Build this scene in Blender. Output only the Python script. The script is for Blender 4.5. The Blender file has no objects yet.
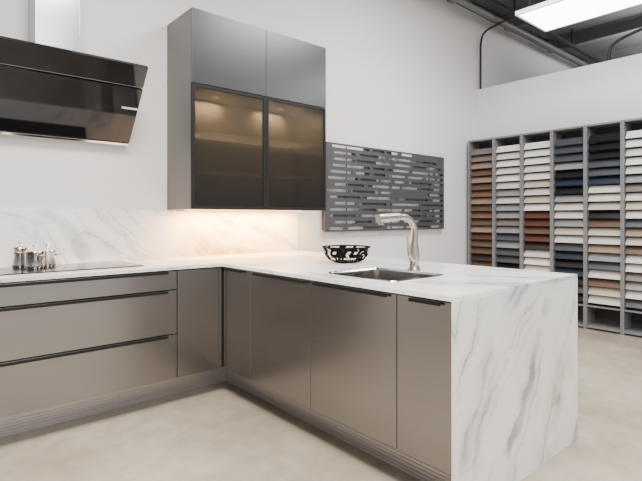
import bpy, bmesh, math, random
from mathutils import Vector, Matrix
random.seed(4)
COL = bpy.context.scene.collection
W = {}   # world location of every object

# ------------------------------------------------------------------ materials
def srgb(r, g, b):
    f = lambda c: (c/12.92 if c <= 0.04045 else ((c+0.055)/1.055)**2.4)
    return (f(r/255), f(g/255), f(b/255), 1)

def base_mat(name):
    m = bpy.data.materials.new(name); m.use_nodes = True
    return m, m.node_tree, m.node_tree.nodes, m.node_tree.links, m.node_tree.nodes['Principled BSDF']

def simple(name, col, rough=0.5, metal=0.0, var=0.06, scale=12, stretch=(1, 1, 1), coat=0.0, spec=0.5):
    m, nt, N, L, P = base_mat(name)
    tc = N.new('ShaderNodeTexCoord'); mp = N.new('ShaderNodeMapping')
    mp.inputs['Scale'].default_value = stretch
    nz = N.new('ShaderNodeTexNoise'); nz.inputs['Scale'].default_value = scale; nz.inputs['Detail'].default_value = 4
    L.new(tc.outputs['Object'], mp.inputs[0]); L.new(mp.outputs[0], nz.inputs['Vector'])
    mx = N.new('ShaderNodeMix'); mx.data_type = 'RGBA'
    mx.inputs[6].default_value = tuple(c*(1-var) for c in col[:3])+(1,)
    mx.inputs[7].default_value = tuple(min(1, c*(1+var)) for c in col[:3])+(1,)
    L.new(nz.outputs['Fac'], mx.inputs[0]); L.new(mx.outputs[2], P.inputs['Base Color'])
    P.inputs['Roughness'].default_value = rough; P.inputs['Metallic'].default_value = metal
    P.inputs['Specular IOR Level'].default_value = spec
    P.inputs['Coat Weight'].default_value = coat
    return m

def emis(name, col, strength):
    m, nt, N, L, P = base_mat(name)
    P.inputs['Base Color'].default_value = col
    P.inputs['Emission Color'].default_value = col; P.inputs['Emission Strength'].default_value = strength
    return m

def marble(name, u1, u2, stain, rad, seed, strength=1.0):
    """parallel, wandering diagonal veins: contour lines of a 1D noise along direction u"""
    m, nt, N, L, P = base_mat(name)
    geo = N.new('ShaderNodeNewGeometry'); pos = geo.outputs['Position']
    def math_(op, a, b=None, c=None):
        n = N.new('ShaderNodeMath'); n.operation = op
        for i, x in enumerate((a, b, c)):
            if x is None: continue
            if hasattr(x, 'is_linked'): L.new(x, n.inputs[i])
            else: n.inputs[i].default_value = x
        return n.outputs[0]
    def vm(op, a, b):
        n = N.new('ShaderNodeVectorMath'); n.operation = op
        L.new(a, n.inputs[0]); n.inputs[1].default_value = b
        return n
    def noise(off, scale, det, rough=0.5):
        n = N.new('ShaderNodeTexNoise'); n.inputs['Scale'].default_value = scale; n.inputs['Detail'].default_value = det
        n.inputs['Roughness'].default_value = rough
        o = vm('ADD', pos, (off, off*1.3, off*0.7)); L.new(o.outputs[0], n.inputs['Vector']); return n.outputs['Fac']
    def coord(u, off, amp):
        u = Vector(u).normalized()
        s = vm('DOT_PRODUCT', pos, tuple(u)).outputs['Value']
        s = math_('MULTIPLY_ADD', noise(off, 1.4, 2), amp, s)
        return math_('MULTIPLY_ADD', noise(off+9, 4.0, 8, 0.68), 0.17, s)
    def ridge(s, scale, w):
        n = N.new('ShaderNodeTexNoise'); n.noise_dimensions = '1D'; n.inputs['Scale'].default_value = scale; n.inputs['Detail'].default_value = 1.5
        L.new(math_('ADD', s, w), n.inputs['W'])
        return math_('ABSOLUTE', math_('SUBTRACT', n.outputs['Fac'], 0.5))
    def line(rg, width, p):
        r = N.new('ShaderNodeMapRange'); r.inputs['From Max'].default_value = width
        r.inputs['To Min'].default_value = 1; r.inputs['To Max'].default_value = 0
        L.new(rg, r.inputs['Value']); return math_('POWER', r.outputs[0], p)
    def mask(off, lo, hi, scale=2.0):
        mr = N.new('ShaderNodeMapRange'); mr.inputs['From Min'].default_value = lo; mr.inputs['From Max'].default_value = hi
        L.new(noise(off, scale, 4), mr.inputs['Value']); return mr.outputs[0]
    def mix(fac, a, b, amt):
        x = N.new('ShaderNodeMix'); x.data_type = 'RGBA'; L.new(math_('MULTIPLY', fac, min(1, amt*strength)), x.inputs[0])
        if isinstance(a, tuple): x.inputs[6].default_value = a
        else: L.new(a, x.inputs[6])
        x.inputs[7].default_value = b
        return x.outputs[2]
    sA, sB = coord(u1, seed, 0.42), coord(u2, seed+4, 0.35)
    A, B_, C_ = ridge(sA, 3.0, seed), ridge(sB, 4.6, seed+3.3), ridge(sA, 8.0, seed+8.1)
    mA, mB, mC = mask(seed+1.3, 0.43, 0.62, 2.8), mask(seed+4.1, 0.46, 0.62, 3.2), mask(seed+8.8, 0.48, 0.64, 4.5)
    c = mix(math_('MULTIPLY', line(A, 0.14, 2.4), mA), (0.87, 0.86, 0.855, 1), (0.48, 0.49, 0.51, 1), 0.58)
    c = mix(math_('MULTIPLY', line(B_, 0.10, 2.4), mB), c, (0.56, 0.56, 0.58, 1), 0.38)
    c = mix(math_('MULTIPLY', line(A, 0.014, 1.0), mA), c, (0.18, 0.19, 0.21, 1), 0.80)
    c = mix(math_('MULTIPLY', line(B_, 0.014, 1.0), mB), c, (0.25, 0.25, 0.27, 1), 0.62)
    c = mix(math_('MULTIPLY', line(C_, 0.018, 1.1), mC), c, (0.34, 0.34, 0.36, 1), 0.45)
    dist = vm('DISTANCE', pos, stain)
    mr = N.new('ShaderNodeMapRange'); mr.inputs['From Min'].default_value = rad*0.25; mr.inputs['From Max'].default_value = rad
    mr.inputs['To Min'].default_value = 1; mr.inputs['To Max'].default_value = 0
    L.new(dist.outputs['Value'], mr.inputs['Value'])
    gold = math_('MULTIPLY', math_('MULTIPLY', line(ridge(sA, 3.6, seed+15), 0.13, 1.2), mr.outputs[0]), mask(seed+19, 0.36, 0.55, 6))
    c = mix(gold, c, (0.38, 0.27, 0.13, 1), 1.1)
    L.new(c, P.inputs['Base Color'])
    P.inputs['Roughness'].default_value = 0.18
    return m

def concrete():
    m, nt, N, L, P = base_mat('polished_concrete')
    geo = N.new('ShaderNodeNewGeometry')
    def nz(s, d=6, r=0.6):
        n = N.new('ShaderNodeTexNoise'); n.inputs['Scale'].default_value = s; n.inputs['Detail'].default_value = d
        n.inputs['Roughness'].default_value = r
        L.new(geo.outputs['Position'], n.inputs['Vector']); return n
    a, b = nz(1.4, 7, 0.6), nz(9.0, 6, 0.6)
    r = N.new('ShaderNodeValToRGB'); e = r.color_ramp.elements
    e[0].position = 0.37; e[0].color = (0.33, 0.28, 0.215, 1); e[1].position = 0.63; e[1].color = (0.48, 0.425, 0.345, 1)
    ad = N.new('ShaderNodeMath'); ad.operation = 'MULTIPLY_ADD'; ad.inputs[1].default_value = 0.35
    L.new(b.outputs['Fac'], ad.inputs[0])
    h = N.new('ShaderNodeMath'); h.operation = 'MULTIPLY'; h.inputs[1].default_value = 0.65; L.new(a.outputs['Fac'], h.inputs[0])
    L.new(h.outputs[0], ad.inputs[2]); L.new(ad.outputs[0], r.inputs[0]); L.new(r.outputs[0], P.inputs['Base Color'])
    mr = N.new('ShaderNodeMapRange'); mr.inputs['From Min'].default_value = 0.3; mr.inputs['From Max'].default_value = 0.7
    mr.inputs['To Min'].default_value = 0.12; mr.inputs['To Max'].default_value = 0.28
    L.new(a.outputs['Fac'], mr.inputs['Value']); L.new(mr.outputs[0], P.inputs['Roughness'])
    return m

def smoked_glass(name='smoked_glass', t0=(0.42, 0.41, 0.39, 1), t1=(0.48, 0.47, 0.45, 1), tl_c=(0.24, 0.225, 0.205, 1), surf=0.35):
    m, nt, N, L, P = base_mat(name)
    P.inputs['Base Color'].default_value = (0.018, 0.0175, 0.017, 1); P.inputs['Roughness'].default_value = 0.28
    tr = N.new('ShaderNodeBsdfTransparent')
    nz = N.new('ShaderNodeTexNoise'); nz.inputs['Scale'].default_value = 3
    cr = N.new('ShaderNodeValToRGB'); cr.color_ramp.elements[0].color = t0; cr.color_ramp.elements[1].color = t1
    L.new(nz.outputs['Fac'], cr.inputs[0]); L.new(cr.outputs[0], tr.inputs['Color'])
    tl = N.new('ShaderNodeBsdfTranslucent'); tl.inputs['Color'].default_value = tl_c
    m0 = N.new('ShaderNodeMixShader'); m0.inputs[0].default_value = 0.25
    L.new(tr.outputs[0], m0.inputs[1]); L.new(tl.outputs[0], m0.inputs[2])
    ms = N.new('ShaderNodeMixShader'); ms.inputs[0].default_value = surf
    L.new(m0.outputs[0], ms.inputs[1]); L.new(P.outputs[0], ms.inputs[2])
    L.new(ms.outputs[0], N['Material Output'].inputs['Surface'])
    return m

M_wall = simple('painted_wall', (0.73, 0.715, 0.72, 1), 0.85, var=0.015, scale=2)
M_wall2 = simple('painted_partition', (0.66, 0.65, 0.695, 1), 0.85, var=0.015, scale=2)
M_floor = concrete()
M_ceil = simple('ceiling_deck', (0.10, 0.108, 0.108, 1), 0.8, var=0.25, scale=3)
M_beam = simple('dark_steel', (0.014, 0.015, 0.017, 1), 0.6, var=0.15)
M_pipe = simple('grey_pipe', (0.13, 0.14, 0.14, 1), 0.5, var=0.1)
M_front = simple('bronze_grey_metal', (0.285, 0.272, 0.262, 1), 0.25, metal=0.97, var=0.08, scale=5, stretch=(1, 1, 24))
M_body = simple('carcass_grey', (0.20, 0.19, 0.18, 1), 0.5, var=0.04)
M_upper = simple('wall_unit_metal', (0.080, 0.082, 0.085, 1), 0.30, metal=0.75, var=0.04, scale=6)
M_side = simple('wall_unit_side', (0.17, 0.165, 0.16, 1), 0.42, metal=0.5, var=0.03, scale=5)
M_inside = simple('unit_interior', (0.28, 0.26, 0.235, 1), 0.6, var=0.05)
M_black = simple('black_metal', (0.006, 0.006, 0.0065, 1), 0.5, var=0.1, spec=0.25)
M_blackglass = simple('black_glass', (0.006, 0.006, 0.008, 1), 0.05, var=0.2, scale=60, coat=0.0, spec=0.4)
M_chrome = simple('chrome', (0.90, 0.87, 0.83, 1), 0.20, metal=0.97, var=0.02)
M_nickel = simple('brushed_nickel', (0.40, 0.375, 0.34, 1), 0.28, metal=1, var=0.03, scale=40)
M_steel = simple('brushed_steel', (0.74, 0.73, 0.72, 1), 0.12, metal=1, var=0.04, scale=30, stretch=(1, 20, 1))
M_brass = simple('brass', (0.75, 0.52, 0.32, 1), 0.25, metal=1, var=0.04)
M_alu = simple('plinth_aluminium', (0.56, 0.53, 0.515, 1), 0.32, metal=0.5, var=0.03)
M_marble = marble('marble', (0.86, 0.42, -0.50), (0.70, 0.70, -0.75), (2.68, 1.10, 0.16), 0.40, 2.0, 0.95)
M_marble_b = marble('splashback_marble', (0.42, 0.1, 0.95), (0.75, 0.1, 0.7), (2.2, 3.64, 1.08), 0.70, 11.0, 0.75)
M_glass = smoked_glass()
M_shelf = smoked_glass('glass_shelf', (0.80, 0.80, 0.78, 1), (0.84, 0.84, 0.82, 1), (0.6, 0.6, 0.58, 1), 0.12)
M_art = simple('slate_grey_metal', (0.095, 0.098, 0.106, 1), 0.28, metal=0.5, var=0.05)
M_rack = simple('rack_grey', (0.20, 0.205, 0.22, 1), 0.5, metal=0.2, var=0.05)
M_rackback = simple('rack_back_grey', (0.04, 0.042, 0.048, 1), 0.7, var=0.05)
M_duct = simple('duct_steel', (0.42, 0.43, 0.46, 1), 0.22, metal=0.95, var=0.02)
M_led = emis('led_panel', (1, 1, 1, 1), 12)
M_warm = emis('warm_led', (1.0, 0.68, 0.36, 1), 5)
M_white = simple('white_plastic', (0.7, 0.7, 0.7, 1), 0.5, var=0.02)
M_bowl = simple('bowl_black', (0.005, 0.0048, 0.0048, 1), 0.8, var=0.1, spec=0.1)

# ------------------------------------------------------------------ helpers
def reg(ob, wl, parent):
    W[ob.name] = Vector(wl)
    if parent is not None:
        ob.parent = parent; ob.location = Vector(wl)-W[parent.name]
    else: ob.location = wl
    COL.objects.link(ob)
    return ob

def mk(name, verts, faces, mat, parent=None, bevel=0.0, smooth=False, origin=None):
    vs = [Vector(v) for v in verts]
    lo = Vector([min(v[i] for v in vs) for i in range(3)]); hi = Vector([max(v[i] for v in vs) for i in range(3)])
    c = Vector(origin) if origin else Vector(((lo.x+hi.x)/2, (lo.y+hi.y)/2, lo.z))
    me = bpy.data.meshes.new(name); me.from_pydata([v-c for v in vs], [], faces)
    bm = bmesh.new(); bm.from_mesh(me); bmesh.ops.recalc_face_normals(bm, faces=bm.faces); bm.to_mesh(me); bm.free()
    me.materials.append(mat)
    if smooth: me.shade_smooth()
    ob = bpy.data.objects.new(name, me); reg(ob, c, parent)
    if bevel:
        b = ob.modifiers.new('bevel', 'BEVEL'); b.width = bevel; b.segments = 2; b.limit_method = 'ANGLE'
    return ob

BF = [(0, 1, 3, 2), (4, 6, 7, 5), (0, 4, 5, 1), (2, 3, 7, 6), (0, 2, 6, 4), (1, 5, 7, 3)]
def bv(a, b): return [(x, y, z) for x in (a[0], b[0]) for y in (a[1], b[1]) for z in (a[2], b[2])]
def box(name, a, b, mat, parent=None, bevel=0.002): return mk(name, bv(a, b), BF, mat, parent, bevel)
def boxes(name, lst, mat, parent=None, bevel=0.0015):
    V, F = [], []
    for a, b in lst:
        o = len(V); V += bv(a, b); F += [tuple(i+o for i in f) for f in BF]
    return mk(name, V, F, mat, parent, bevel)

def lathe(name, prof, at, mat, parent=None, seg=32):
    V, F = [], []
    n = len(prof)
    for i in range(seg):
        a = 2*math.pi*i/seg
        for r, z in prof: V.append((at[0]+r*math.cos(a), at[1]+r*math.sin(a), at[2]+z))
    for i in range(seg):
        j = (i+1) % seg
        for k in range(n-1): F.append((i*n+k, j*n+k, j*n+k+1, i*n+k+1))
    ob = mk(name, V, F, mat, parent)
    bm = bmesh.new(); bm.from_mesh(ob.data); bmesh.ops.remove_doubles(bm, verts=bm.verts, dist=1e-5)
    bmesh.ops.recalc_face_normals(bm, faces=bm.faces); bm.to_mesh(ob.data); bm.free()
    ob.data.shade_smooth()
    e = ob.modifiers.new('es', 'EDGE_SPLIT'); e.split_angle = math.radians(40)
    return ob

def from_curve(name, cu, mat, parent, smooth=False, xf=None):
    t = bpy.data.objects.new('tmp', cu); COL.objects.link(t)
    dg = bpy.context.evaluated_depsgraph_get(); dg.update()
    me = bpy.data.meshes.new_from_object(t.evaluated_get(dg))
    COL.objects.unlink(t); bpy.data.objects.remove(t)
    if xf is not None: me.transform(xf)
    vs = [v.co.copy() for v in me.vertices]
    lo = Vector([min(v[i] for v in vs) for i in range(3)]); hi = Vector([max(v[i] for v in vs) for i in range(3)])
    c = Vector(((lo.x+hi.x)/2, (lo.y+hi.y)/2, lo.z))
    me.transform(Matrix.Translation(-c)); me.materials.clear(); me.materials.append(mat); me.name = name
    if smooth: me.shade_smooth()
    ob = bpy.data.objects.new(name, me)
    return reg(ob, c, parent)

def tube(name, pts, r, mat, parent=None, radii=None, res=12, extra=None):
    cu = bpy.data.curves.new('c', 'CURVE'); cu.dimensions = '3D'; cu.bevel_depth = r; cu.bevel_resolution = 5
    cu.use_fill_caps = True; cu.resolution_u = res
    s = cu.splines.new('NURBS'); s.points.add(len(pts)-1); s.order_u = 3; s.use_endpoint_u = True
    for i, p in enumerate(pts):
        s.points[i].co = (*p, 1); s.points[i].radius = radii[i] if radii else 1
    if extra:
        s = cu.splines.new('POLY'); s.points.add(len(extra)-1)
        for i, (p, rr) in enumerate(extra): s.points[i].co = (*p, 1); s.points[i].radius = rr
    return from_curve(name, cu, mat, parent, True)

def plate(name, loops, z0, z1, mat, parent=None, xf=None):
    cu = bpy.data.curves.new('c', 'CURVE'); cu.dimensions = '2D'; cu.fill_mode = 'BOTH'; cu.extrude = (z1-z0)/2
    for lp in loops:
        s = cu.splines.new('POLY'); s.points.add(len(lp)-1); s.use_cyclic_u = True
        for i, p in enumerate(lp): s.points[i].co = (p[0], p[1], 0, 1)
    T = Matrix.Translation((0, 0, (z0+z1)/2))
    return from_curve(name, cu, mat, parent, False, (xf @ T) if xf is not None else T)

def rrect(x0, y0, x1, y1, r, n=6):
    out = []
    for cx, cy, a0 in ((x1-r, y1-r, 0), (x0+r, y1-r, 90), (x0+r, y0+r, 180), (x1-r, y0+r, 270)):
        for i in range(n+1):
            a = math.radians(a0+90*i/n); out.append((cx+r*math.cos(a), cy+r*math.sin(a)))
    return out

def thing(name, at, label, cat, group=None):
    e = bpy.data.objects.new(name, None); e.empty_display_size = 0.1
    reg(e, at, None); tag(e, label, cat, group); return e
def tag(o, label, cat, group=None):
    o['label'] = label; o['category'] = cat
    if group: o['group'] = group
    return o
def struct(o): o['kind'] = 'structure'; return o

# ------------------------------------------------------------------ room
WY = 3.65
CZ = 4.14
struct(box('floor', (-5, -5, -0.1), (11.6, 3.8, 0), M_floor, bevel=0))
struct(box('wall_back', (-5, WY, 0), (11.6, WY+0.15, CZ), M_wall, bevel=0))
struct(box('wall_right', (5.96, -4.5, 0), (6.09, WY, 2.99), M_wall2, bevel=0))
struct(box('wall_far', (11.45, -5, 0), (11.6, WY, CZ), M_wall, bevel=0))
struct(box('wall_left', (-5.15, -5, 0), (-5, 3.8, CZ), M_wall, bevel=0))
struct(box('ceiling', (-5, -5, CZ), (11.6, 3.8, CZ+0.1), M_ceil, bevel=0))
bm0 = None
for i, x in enumerate((5.2, 6.6, 8.0, 9.4)):
    if bm0 is None:
        bm0 = boxes('ceiling_beam', [((x-0.06, -4.8, CZ-0.02), (x+0.06, 3.54, CZ)), ((x-0.01, -4.8, CZ-0.18), (x+0.01, 3.54, CZ-0.02)), ((x-0.06, -4.8, CZ-0.2), (x+0.06, 3.54, CZ-0.18))], M_pipe, bevel=0)
        o = bm0
    else:
        o = bm0.copy(); o.location.x = x; COL.objects.link(o)
    tag(o, 'grey steel joist under the exposed ceiling deck', 'beam', 'ceiling joists')
tr = thing('ceiling_track', (7.3, 3.1, 3.86), 'black lighting track rail hung below the exposed ceiling', 'track rail')
box('rail', (3.6, 3.07, 3.86), (11.0, 3.13, 3.90), M_beam, tr)
for x in (4.2, 6.0, 7.8, 9.6): box('hanger', (x-0.012, 3.09, 3.90), (x+0.012, 3.11, CZ), M_beam, tr, 0)
tag(box('ceiling_pipe', (3.6, 3.30, 3.84), (11.0, 3.38, 3.92), M_pipe, bevel=0.035), 'grey painted pipe running under the ceiling deck', 'pipe')
tag(box('ledger_beam', (-4, 3.57, 4.05), (11.4, 3.648, 4.14), M_beam, bevel=0.004), 'dark steel ledger where wall meets ceiling', 'beam')
tag(tube('conduit', [(6.02, 3.6, 2.99), (6.02, 3.6, 3.4), (6.02, 3.6, 3.70), (6.02, 3.52, 3.80), (6.02, 3.3, 3.83), (6.02, 3.11, 3.86)], 0.014, M_beam),
    'thin black cable conduit bending down onto the partition wall', 'conduit')
tag(tube('conduit', [(6.02, 2.0, 2.99), (6.02, 2.0, 3.1), (6.02, 1.95, 3.2), (6.02, 1.7, 3.27), (6.02, 1.3, 3.32), (6.02, 0.9, 3.6), (6.02, 0.8, CZ)], 0.016, M_beam),
    'thick black flexible cable curving up from the partition wall', 'conduit')

# pendant LED panel
pl = thing('pendant_light', (4.575, 0.95, 3.1), 'long rectangular white LED panel hung on thin cables', 'ceiling light')
boxes('frame', [((4.27, -0.3, 3.1), (4.29, 2.2, 3.14)), ((4.86, -0.3, 3.1), (4.88, 2.2, 3.14)), ((4.29, -0.3, 3.1), (4.86, -0.28, 3.14)), ((4.29, 2.18, 3.1), (4.86, 2.2, 3.14)), ((4.29, -0.28, 3.125), (4.86, 2.18, 3.14))], M_white, pl)
box('diffuser', (4.29, -0.28, 3.104), (4.86, 2.18, 3.112), M_led, pl, 0)
for x in (4.35, 4.8):
    for y in (-0.2, 2.1): box('cable', (x-0.002, y-0.002, 3.14), (x+0.002, y+0.002, CZ), M_beam, pl, 0)

# ------------------------------------------------------------------ worktop
CT = 0.92
X0, X1, Y0, YF = 1.657, 2.845, 1.102, 2.966
XL = 0.135
WT = 0.018
SX0, SX1, SY0, SY1 = 1.835, 2.235, 1.575, 2.055
wt = thing('worktop', ((X0+X1)/2, 2.4, 0), 'white marble worktop with grey and gold veins and a waterfall end', 'countertop')
plate('worktop_slab', [[(XL, YF), (X0, YF), (X0, Y0), (X1, Y0), (X1, WY-0.003), (XL, WY-0.003)], rrect(SX0, SY0, SX1, SY1, 0.03)], CT-0.02, CT, M_marble, wt)
box('waterfall_panel', (X0, Y0, 0), (X1, Y0+WT, CT-0.02), M_marble, wt, 0)
tag(box('backsplash', (XL, WY-0.015, CT), (X1, WY-0.003, 1.296), M_marble_b, bevel=0.001), 'low white marble backsplash behind the worktop', 'backsplash')

DB = 0.195   # bottom of fronts
DT = 0.892
def handle_x(parent, x0, x1, yf, z):    # along X on a front facing -Y
    return boxes('handle', [((x0, yf-0.015, z-0.008), (x1, yf-0.001, z)), ((x0, yf-0.018, z-0.015), (x1, yf-0.014, z))], M_black, parent, 0.002)
def handle_y(parent, y0, y1, xf, z):
    return boxes('handle', [((xf-0.015, y0, z-0.008), (xf-0.001, y1, z)), ((xf-0.018, y0, z-0.015), (xf-0.014, y1, z))], M_black, parent, 0.002)

# drawer unit
FY = YF+0.012
dc = thing('base_cabinet', (0.736, 3.3, 0), 'bronze-grey metal drawer unit with black lip handles under the cooktop', 'kitchen cabinet')
xa, xb = XL+0.002, 1.337
boxes('body', [((xa, FY+0.022, DB), (xa+0.018, WY-0.005, 0.898)), ((xb-0.018, FY+0.022, DB), (xb-0.001, WY-0.005, 0.898)),
      ((xa+0.018, FY+0.022, DB), (xb-0.018, WY-0.005, DB+0.018)), ((xa+0.018, WY-0.023, DB+0.018), (xb-0.018, WY-0.005, 0.898)),
      ((xa+0.018, FY+0.03, 0.86), (xb-0.018, FY+0.05, 0.898))], M_black, dc)
for z0, z1 in ((DB, 0.480), (0.486, 0.766), (0.772, DT)):
    d = box('drawer', (xa+0.002, FY, z0), (xb-0.002, FY+0.02, z1), M_front, dc, 0.0015)
    handle_x(d, xa+0.07, 1.272, FY, z1 if z1 < 0.8 else z1-0.002)
# corner unit, left-run side
cc = thing('base_cabinet', (1.49, 3.3, 0), 'narrow bronze-grey metal corner cabinet without handle', 'kitchen cabinet')
boxes('body', [((1.340, FY+0.022, DB), (1.357, WY-0.005, 0.898)), ((1.357, FY+0.022, DB), (1.90, WY-0.005, DB+0.018)), ((1.357, WY-0.023, DB+0.018), (1.90, WY-0.005, 0.898))], M_black, cc)
box('door', (1.341, FY, DB), (1.640, FY+0.02, DT), M_front, cc, 0.0015)
boxes('corner_post', [((1.645, FY+0.002, DB), (1.692, FY+0.02, DT))], M_front, cc)
# peninsula units
FX = X0+0.012
segs = [(2.621, 2.965, 2.70, 2.93), (2.019, 2.621, 2.05, 2.57), (1.414, 2.019, 1.46, 1.985), (Y0+WT+0.002, 1.414, 1.17, 1.335)]
labs = ['narrow bronze-grey metal cabinet in the inner corner', 'bronze-grey metal base cabinet with black lip handle', 'bronze-grey metal base cabinet under the sink', 'narrow bronze-grey metal cabinet beside the marble end panel']
for (ya, yb, h0, h1), lb in zip(segs, labs):
    c = thing('base_cabinet', (2.0, (ya+yb)/2, 0), lb, 'kitchen cabinet')
    st = 0.69 if 'lip' in lb or 'sink' in lb else 0.898
    boxes('body', [((FX+0.022, ya+0.001, DB), (2.34, ya+0.018, st)), ((FX+0.022, yb-0.018, DB), (2.34, yb-0.001, st)),
          ((FX+0.022, ya+0.018, DB), (2.34, yb-0.018, DB+0.018)), ((2.322, ya+0.018, DB+0.018), (2.34, yb-0.018, st)),
          ((FX+0.03, ya+0.02, 0.80), (FX+0.04, yb-0.02, 0.898))], M_black, c)
    d = box('door', (FX, ya+0.002, DB), (FX+0.02, yb-0.002, DT), M_front, c, 0.0015)
    handle_y(d, h0, h1, FX, DT-0.002)
tag(box('back_panel', (2.805, Y0+WT+0.002, 0), (2.825, WY-0.004, 0.899), M_body), 'bronze-grey panel closing the seating side of the peninsula', 'panel')
def ribs(along, a, b, face, name):
    lst = []
    prof = [(0.0, 0.013, 0), (0.013, 0.017, .005), (0.017, 0.031, 0), (0.031, 0.035, .005), (0.035, 0.049, 0), (0.049, 0.053, .005), (0.053, 0.067, 0), (0.067, 0.071, .005), (0.071, 0.085, 0), (0.085, 0.089, .005), (0.089, DB-0.001, 0)]
    for z0, z1, dep in prof:
        if along == 'x': lst.append(((a, face+dep, z0), (b, face+0.02, z1)))
        else: lst.append(((face+dep, a, z0), (face+0.02, b, z1)))
    return boxes(name, lst, M_alu, None, 0)
tag(ribs('x', XL+0.02, 1.84, 3.23, 'plinth'), 'ribbed aluminium toe-kick under the drawer units', 'plinth')
tag(ribs('y', Y0+WT+0.002, 3.23, 1.84, 'plinth'), 'ribbed aluminium toe-kick under the peninsula cabinets', 'plinth')

# ------------------------------------------------------------------ cooktop and pots
ck = thing('cooktop', (0.74, 3.36, CT), 'black glass induction cooktop set on the marble worktop', 'cooktop')
box('glass_plate', (0.30, 3.13, CT), (1.18, 3.56, CT+0.006), M_blackglass, ck, 0.002)
for (x, y, r) in ((0.5, 3.25, 0.08), (0.5, 3.45, 0.07), (0.98, 3.25, 0.07), (0.98, 3.45, 0.09)):
    lathe('cooking_zone', [(r-0.002, 0), (r-0.002, 0.0004), (r, 0.0004), (r, 0)], (x, y, CT+0.006), M_pipe, ck, 40)
PZ = CT+0.0065
def pot(x, y, r, h, lab, handle_ang=None):
    p = thing('cooking_pot', (x, y, PZ), lab, 'pot', 'chrome pots on the cooktop')
    lathe('pot_body', [(0, 0), (r*0.88, 0), (r*0.97, 0.008), (r, 0.02), (r*0.98, h*0.95), (r+0.003, h), (r-0.002, h), (r-0.004, 0.01), (0, 0.01)], (x, y, PZ), M_chrome, p)
    lathe('lid', [(r+0.002, 0), (r, 0.005), (r*0.7, 0.013), (0.008, 0.017), (0.006, 0.026), (0.014, 0.032), (0.012, 0.042), (0, 0.044)], (x, y, PZ+h), M_chrome, p)
    if handle_ang is not None:
        for a in (handle_ang, handle_ang+math.pi):
            cx, cy = math.cos(a), math.sin(a); tx, ty = -cy, cx
            pts = [(x+cx*(r-0.001)+tx*0.02, y+cy*(r-0.001)+ty*0.02, PZ+h*0.75), (x+cx*(r+0.018)+tx*0.02, y+cy*(r+0.018)+ty*0.02, PZ+h*0.78),
                   (x+cx*(r+0.022), y+cy*(r+0.022), PZ+h*0.79), (x+cx*(r+0.018)-tx*0.02, y+cy*(r+0.018)-ty*0.02, PZ+h*0.78), (x+cx*(r-0.001)-tx*0.02, y+cy*(r-0.001)-ty*0.02, PZ+h*0.75)]
            tube('handle', pts, 0.0045, M_brass, p)
pot(0.60, 3.37, 0.054, 0.102, 'small polished chrome lidded pot with brass handles', handle_ang=-1.1)
pot(0.54, 3.49, 0.044, 0.122, 'tall slim polished chrome lidded pot standing behind the others', handle_ang=1.2)
pot(0.69, 3.48, 0.052, 0.098, 'low polished chrome lidded pot on the cooktop', handle_ang=-0.5)

# ------------------------------------------------------------------ sink, faucet, bowl
sk = thing('sink', (2.035, 1.815, 0.72), 'rectangular brushed steel sink set into the marble worktop', 'sink')
loops = []
for off, z in ((0.022, CT+0.0005), (0.020, CT+0.004), (0.002, CT+0.004), (-0.004, CT-0.004), (-0.008, 0.75), (-0.03, 0.725)):
    loops.append([(x, y, z) for x, y in rrect(SX0-off, SY0-off, SX1+off, SY1+off, 0.03+max(off, 0))])
n = len(loops[0]); V = [p for l in loops for p in l]; F = []
for k in range(len(loops)-1):
    for i in range(n): j = (i+1) % n; F.append((k*n+i, k*n+j, (k+1)*n+j, (k+1)*n+i))
F.append(tuple((len(loops)-1)*n+i for i in range(n)))
mk('basin', V, F, M_steel, sk)
lathe('drain', [(0, 0.002), (0.03, 0.002), (0.034, 0.005), (0.042, 0.004), (0.042, 0)], (2.035, 1.815, 0.7255), M_chrome, sk)

fx, fy = 2.305, 1.82
fa = thing('faucet', (fx, fy, CT), 'brushed nickel pull-out kitchen faucet with curved spout', 'faucet')
lathe('base', [(0, 0), (0.040, 0), (0.040, 0.006), (0.035, 0.014), (0.031, 0.03), (0.0, 0.03)], (fx, fy, CT), M_nickel, fa)
lathe('body', [(0, 0.03), (0.029, 0.03), (0.032, 0.05), (0.033, 0.10), (0.029, 0.14), (0.023, 0.165), (0, 0.165)], (fx, fy, CT), M_nickel, fa)
tube('spout', [(fx, fy, 1.07), (fx+0.010, fy, 1.13), (fx+0.004, fy, 1.185), (fx-0.05, fy, 1.235), (fx-0.12, fy, 1.243), (fx-0.18, fy, 1.239)], 0.0185, M_nickel, fa, [1.3, 1.15, 1, 1, 1, 1.0])
tube('spray_head', [(fx-0.128, fy, 1.2425), (fx-0.138, fy, 1.242), (fx-0.22, fy, 1.237), (fx-0.295, fy, 1.232), (fx-0.312, fy, 1.231)], 0.024, M_nickel, fa, [0.8, 1.0, 1.05, 1.1, 0.95],
     extra=[((fx-0.287, fy, 1.235), 0.75), ((fx-0.290, fy, 1.196), 0.7)])
tube('lever', [(fx-0.015, fy-0.01, 0.985), (fx-0.060, fy-0.02, 0.995), (fx-0.082, fy-0.025, 1.05), (fx-0.100, fy-0.028, 1.125)], 0.010, M_nickel, fa, [2.0, 1.5, 0.9, 0.7])

bx, by = 2.36, 2.46
bo = thing('fruit_bowl', (bx, by, CT), 'round black perforated metal bowl on the marble worktop', 'bowl')
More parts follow.
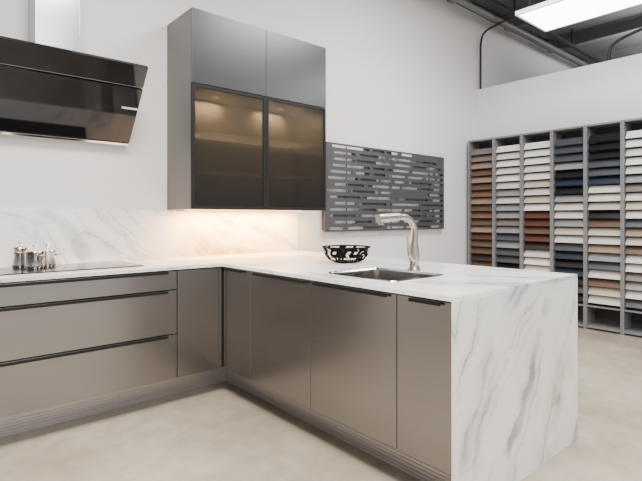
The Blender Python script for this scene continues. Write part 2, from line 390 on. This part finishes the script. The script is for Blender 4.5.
# solid shell with small punched holes: every quad is inset and only the inner quads of alternate cells removed
bm = bmesh.new(); seg = 40
prof = [(0.070, 0.004), (0.100, 0.010), (0.126, 0.024), (0.145, 0.044), (0.156, 0.066), (0.163, 0.088), (0.167, 0.108)]
rings = len(prof)-1
G = []
for k, (r, z) in enumerate(prof):
    G.append([bm.verts.new((bx+r*math.cos(2*math.pi*(i+0.5*(k % 2))/seg), by+r*math.sin(2*math.pi*(i+0.5*(k % 2))/seg), CT+z)) for i in range(seg)])
fs = []
for k in range(rings):
    for i in range(seg):
        j = (i+1) % seg
        fs.append(bm.faces.new((G[k][i], G[k][j], G[k+1][j], G[k+1][i])))
bmesh.ops.inset_individual(bm, faces=fs, thickness=0.0070)
dele = [f for n_, f in enumerate(fs) if random.random() < 0.62]
bmesh.ops.delete(bm, geom=dele, context='FACES')
me = bpy.data.meshes.new('t'); bm.to_mesh(me); bm.free()
vv = [tuple(v.co) for v in me.vertices]; ff = [tuple(p.vertices) for p in me.polygons]
o = mk('lattice', vv, ff, M_bowl, bo, smooth=True)
s = o.modifiers.new('s', 'SOLIDIFY'); s.thickness = 0.0025
lathe('bowl_base', [(0, 0), (0.07, 0), (0.08, 0.006), (0.078, 0.009), (0, 0.005)], (bx, by, CT), M_bowl, bo)
lathe('rim', [(0.163, 0.106), (0.169, 0.104), (0.173, 0.109), (0.169, 0.114), (0.163, 0.112), (0.163, 0.106)], (bx, by, CT), M_bowl, bo, 48)

# ------------------------------------------------------------------ wall cabinet
cx0, cx1, cyf, cz0, czm, cz1 = 1.555, 2.834, 3.216, 1.297, 2.207, 2.744
wc = thing('wall_cabinet', ((cx0+cx1)/2, (cyf+WY)/2, cz0), 'grey metal wall cabinet with smoked glass doors lit warm inside', 'kitchen cabinet')
t = 0.018; yb = WY-0.002; yf = cyf+0.021
cb = boxes('body', [((cx0, yf, cz0), (cx0+t, yb, cz1)), ((cx1-t, yf, cz0), (cx1, yb, cz1)), ((cx0+t, yf, cz0), (cx1-t, yb, cz0+t)),
      ((cx0+t, yf, cz1-t), (cx1-t, yb, cz1)), ((cx0+t, yf, czm-t/2), (cx1-t, yb, czm+t/2))], M_side, wc)
box('interior_back', (cx0+t, yb-0.012, cz0+t), (cx1-t, yb, czm-t/2), M_inside, wc, 0)
for z in (1.59, 1.88): box('shelf', (cx0+t, yf+0.08, z), (cx1-t, yb-0.013, z+0.008), M_shelf, wc, 0)
xm = (cx0+cx1)/2
for x in ((cx0+xm)/2, (cx1+xm)/2):
    lathe('puck_light', [(0, 0), (0.03, 0), (0.03, 0.008), (0, 0.008)], (x, 3.46, czm-t/2-0.009), M_warm, wc)
box('light_strip', (cx0+0.08, 3.50, cz0-0.007), (cx1-0.04, 3.515, cz0-0.001), M_warm, wc, 0)
for a, b in ((cx0, xm-0.0015), (xm+0.0015, cx1)):
    box('door', (a, cyf, czm+0.002), (b, cyf+0.02, cz1), M_upper, wc, 0.0015)
    d = boxes('glass_door', [((a, cyf, cz0), (a+0.024, cyf+0.02, czm-0.002)), ((b-0.024, cyf, cz0), (b, cyf+0.02, czm-0.002)),
          ((a+0.024, cyf, cz0), (b-0.024, cyf+0.02, cz0+0.024)), ((a+0.024, cyf, czm-0.026), (b-0.024, cyf+0.02, czm-0.002))], M_black, wc, 0.001)
    g = box('glass_pane', (a+0.024, cyf+0.004, cz0+0.024), (b-0.024, cyf+0.008, czm-0.026), M_glass, d, 0)
    g['label'] = 'smoked frosted glass pane'

# ------------------------------------------------------------------ range hood
hx0, hx1 = 0.24, 1.238
hd = thing('range_hood', (0.74, 3.5, 1.775), 'slanted black glass wall-mounted range hood with steel duct cover', 'range hood')
B = Vector((0, 3.60, 1.775)); T = Vector((0, 3.216, 2.249)); S = (T-B).normalized(); Ln = (T-B).length
Nn = Vector((0, -S.z, S.y)) ; Nn = Nn if Nn.y < 0 else -Nn
def slab(name, s0, s1, d0, d1, xa, xb, mat, parent, bevel=0.002):
    V = []
    for x in (xa, xb):
        for s in (s0, s1):
            for d in (d0, d1):
                p = B+S*s+Nn*d; V.append((x, p.y, p.z))
    return mk(name, V, BF, mat, parent, bevel)
pts = [(WY-0.002, 1.785), (3.612, 1.785), (3.265, 2.215), (3.265, 2.245), (WY-0.002, 2.245)]
V = [(hx0+0.02, y, z) for y, z in pts]+[(hx1-0.02, y, z) for y, z in pts]
F = [(0, 1, 2, 3, 4), (9, 8, 7, 6, 5)]+[(i, (i+1) % 5, 5+(i+1) % 5, 5+i) for i in range(5)]
mk('hood_body', V, F, M_black, hd, 0.003)
slab('front_frame', 0.0, Ln, -0.02, 0.0, hx0, hx1, M_black, hd)
slab('upper_glass', Ln-0.15, Ln, 0.001, 0.012, hx0, hx1, M_blackglass, hd)
slab('main_glass', 0.03, Ln-0.157, 0.024, 0.034, hx0+0.01, hx1-0.006, M_blackglass, hd)
slab('panel_bracket', 0.27, 0.295, 0.0, 0.024, hx1-0.13, hx1-0.01, M_chrome, hd)
slab('panel_bracket', 0.30, 0.315, 0.034, 0.042, hx1-0.12, hx1-0.01, M_chrome, hd)
slab('trim_strip', -0.008, 0.012, -0.012, 0.016, hx0, hx1, M_steel, hd)
slab('trim_strip', Ln-0.156, Ln-0.150, 0.0, 0.013, hx0, hx1, M_steel, hd)
box('duct_cover', (0.611, 3.425, 2.245), (0.869, WY-0.002, CZ-0.095), M_duct, hd, 0.002)

# ------------------------------------------------------------------ slotted wall panel
ax0, ax1, az0, az1 = 3.155, 5.15, 1.09, 1.99
ap = thing('wall_panel', ((ax0+ax1)/2, WY-0.03, az0), 'slate-grey metal decorative panel with staggered horizontal slots', 'wall panel')
w, h = ax1-ax0, az1-az0
rows = 14; ph = h/rows
def sheet(y0, y1, hh, keep, lens, name, edge=0.02):
    loops = [[(0, 0), (w, 0), (w, h), (0, h)]]
    for r in range(rows):
        x = random.uniform(edge, 0.14)
        zc = ph*(r+0.5)
        while x < w-0.12:
            l = min(random.choice(lens), w-edge-x)
            if random.random() < keep and l > 0.08:
                loops.append(rrect(x, zc-hh/2, x+l, zc+hh/2, hh/2-0.001, 4))
            x += l+random.choice((0.03, 0.04, 0.06))
    XF = Matrix(((1, 0, 0, ax0), (0, 0, 1, 0), (0, 1, 0, az0), (0, 0, 0, 1)))
    return plate(name, loops, y0, y1, M_art, ap, XF)
sheet(WY-0.060, WY-0.048, 0.026, 0.97, (0.20, 0.30, 0.42, 0.54), 'slotted_sheet')
slats = []
for r in range(rows):
    zc = ph*(r+0.5)+az0
    x = ax0+random.uniform(0.05, 0.6)
    while x < ax1-0.3:
        l = random.uniform(0.25, 0.50)
        slats.append(((x, WY-0.038, zc-0.010), (min(x+l, ax1-0.04), WY-0.034, zc+0.024)))
        x += l+random.uniform(0.5, 1.0)
for x in (ax0+0.30, ax0+1.0, ax0+1.7): slats.append(((x, WY-0.047, az0+0.02), (x+0.012, WY-0.038, az1-0.02)))
boxes('backing_slats', slats, M_art, ap, 0)
for x in (ax0+0.002, ax1-0.014):
    box('mounting_rail', (x, WY-0.0475, az0+0.02), (x+0.012, WY-0.002, az1-0.02), M_art, ap, 0)

# ------------------------------------------------------------------ sample racks
RX0, RX1, RZ = 5.70, 5.955, 2.26
PIT = 0.366; YS = 3.595
NR, NS = 7, 20
run, rise, zb, pz = 0.052, 0.078, 0.30, 0.0930
def rack_parts(yc, parent):
    hw = PIT/2-0.001
    for sgn in (-1, 1):
        y = yc+sgn*hw
        box('side_panel', (RX0, min(y, y-sgn*0.017), 0), (RX1, max(y, y-sgn*0.017), RZ), M_rack, parent, 0.001)
    box('back_panel', (RX1-0.01, yc-hw+0.017, 0.02), (RX1, yc+hw-0.017, RZ-0.02), M_rackback, parent, 0)
    box('top_panel', (RX0+0.01, yc-hw+0.017, RZ-0.02), (RX1, yc+hw-0.017, RZ), M_rack, parent, 0)
    box('base_panel', (RX0+0.01, yc-hw+0.017, 0.02), (RX1-0.01, yc+hw-0.017, 0.045), M_rack, parent, 0)
    box('shelf', (RX0+0.01, yc-hw+0.017, 0.25), (RX1-0.01, yc+hw-0.017, 0.265), M_rack, parent, 0)
    for k in range(NS):
        z = zb+k*pz
        V = []
        for y in (yc-hw+0.017, yc+hw-0.017):
            V += [(RX0+0.034, y, z), (RX0+0.034+run*1.0, y, z+rise*1.0), (RX0+0.039, y, z), (RX0+0.039+run*1.0, y, z+rise*1.0)]
        mk('sloped_shelf', V, BF, M_rackback, parent)
r0 = thing('display_rack', ((RX0+RX1)/2, YS-PIT/2, 0), 'tall grey metal rack with sloped shelves of finish samples', 'display rack', 'sample racks')
rack_parts(YS-PIT/2, r0)
kids = list(r0.children)
for i in range(1, NR):
    e = r0.copy(); COL.objects.link(e); e.location = (r0.location.x, r0.location.y-PIT*i, 0)
    for k in kids:
        c = k.copy(); c.parent = e; COL.objects.link(c)

pal = {
 'W': ((230, 228, 226), 'white'), 'w': ((204, 201, 196), 'off-white'), 'c': ((184, 175, 160), 'cream'), 'g': ((132, 134, 138), 'light grey'),
 'G': ((66, 70, 76), 'dark grey'), 'K': ((16, 17, 20), 'black'), 't': ((138, 119, 101), 'tan wood'), 'b': ((90, 70, 56), 'brown wood'),
 'o': ((110, 80, 60), 'orange-brown wood'), 'r': ((80, 46, 36), 'red-brown wood'), 'd': ((44, 34, 30), 'dark brown wood'), 'N': ((30, 38, 56), 'navy'),
 'T': ((112, 103, 96), 'taupe')}
SM = {}
for k, (c, nme) in pal.items():
    wood = 'wood' in nme
    SM[k] = simple('sample_'+nme.replace(' ', '_').replace('-', '_'), srgb(*c), 0.4, var=0.18 if wood else 0.02, scale=9, stretch=(1, 1.0, 12) if wood else (1, 1, 1))
cols = ['TTtbtbotbobtrbbdbddK', 'WwWwWwgwggTgGgGGKGKK', 'WWWwWcwcWrrbrdwWwgdG', 'GGGgKNKgwwgcwGNKNKGK', 'KKKGGNwwcKbcwtgGwbcw', 'WWwWwgTwcwGtcbwwTgwG', 'WcwwgGTwbtdcwWgKGbww']
bw = 0.318
V = []
for y in (-bw/2, bw/2):
    V += [(0, y, 0), (run, y, rise), (0.005, y, -0.0035), (run+0.005, y, rise-0.0035)]
sm = None
for i in range(NR):
    yc = YS-PIT/2-PIT*i
    for k in range(NS):
        key = cols[i][NS-1-k]
        if sm is None:
            sm = mk('sample_board', V, BF, SM[key], None, 0.0, origin=(0, 0, 0)); o = sm
        else:
            o = sm.copy(); COL.objects.link(o)
        o.material_slots[0].link = 'OBJECT'; o.material_slots[0].material = SM[key]
        o.location = (RX0+0.020, yc, zb+k*pz-0.003)
        tag(o, 'rectangular %s finish sample board on a sloped rack shelf' % pal[key][1], 'sample board', 'finish samples in the racks')

# ------------------------------------------------------------------ lights
def area(name, loc, size, power, col=(1, 1, 1), rot=(0, 0, 0), sy=None):
    l = bpy.data.lights.new(name, 'AREA'); l.energy = power; l.color = col; l.size = size
    if sy: l.shape = 'RECTANGLE'; l.size_y = sy
    o = bpy.data.objects.new(name, l); o.location = loc; o.rotation_euler = rot; COL.objects.link(o); return o
def spot(name, loc, tgt, power, ang, col):
    l = bpy.data.lights.new(name, 'SPOT'); l.energy = power; l.color = col; l.spot_size = math.radians(ang); l.spot_blend = 0.9; l.shadow_soft_size = 0.15
    o = bpy.data.objects.new(name, l); o.location = loc; d = Vector(tgt)-Vector(loc)
    o.rotation_euler = d.to_track_quat('-Z', 'Y').to_euler(); COL.objects.link(o); return o
area('added_ceiling_fill', (0.4, 1.0, 3.9), 1.4, 185, (1, 0.95, 0.89))  # unseen area lights added to stand in for further ceiling panels
area('added_ceiling_fill', (3.6, 1.4, 3.9), 1.4, 195, (1, 0.97, 0.95))
area('added_ceiling_fill', (0.6, -2.0, 3.9), 2.5, 245, (1, 0.97, 0.94))
area('added_ceiling_fill', (8.5, 1.5, 3.4), 1.5, 110, (1, 0.98, 0.96), (math.pi, 0, 0))  # added light facing up, brightens the ceiling beyond the partition; no fixture
spot('added_spot', (0.2, 0.6, 3.8), (0.75, 2.1, 0), 460, 62, (1, 0.92, 0.80))  # added spot, not on the rail: pools light on the floor for contrast
spot('added_spot', (1.2, 1.2, 3.8), (1.0, 3.5, 1.2), 110, 70, (1, 0.90, 0.78))  # second added spot, aimed at the back counter; no fixture
area('under_cabinet_lamp', (xm, 3.508, cz0-0.009), 1.1, 66, (1, 0.52, 0.15), (0, 0, 0), 0.02)
for x in ((cx0+xm)/2, (cx1+xm)/2):
    area('cabinet_lamp', (x, 3.31, czm-0.02), 0.16, 1.5, (1, 0.72, 0.38), (0, 0, 0), 0.03)
    area('cabinet_lamp', (x, 3.58, czm-0.02), 0.26, 15, (1, 0.72, 0.38), (0, 0, 0), 0.04)
w = bpy.data.worlds.new('world'); bpy.context.scene.world = w; w.use_nodes = True
w.node_tree.nodes['Background'].inputs[0].default_value = (1.0, 0.98, 0.98, 1)
w.node_tree.nodes['Background'].inputs[1].default_value = 1.4

# ------------------------------------------------------------------ camera
cam = bpy.data.cameras.new('camera'); co = bpy.data.objects.new('camera', cam); COL.objects.link(co)
cam.lens = 482/642*36; cam.sensor_width = 36; cam.shift_y = -23.5/642; cam.clip_start = 0.05
co.location = (0, 0, 1.24); co.rotation_euler = (math.radians(90), 0, -math.radians(40.8))
bpy.context.scene.camera = co
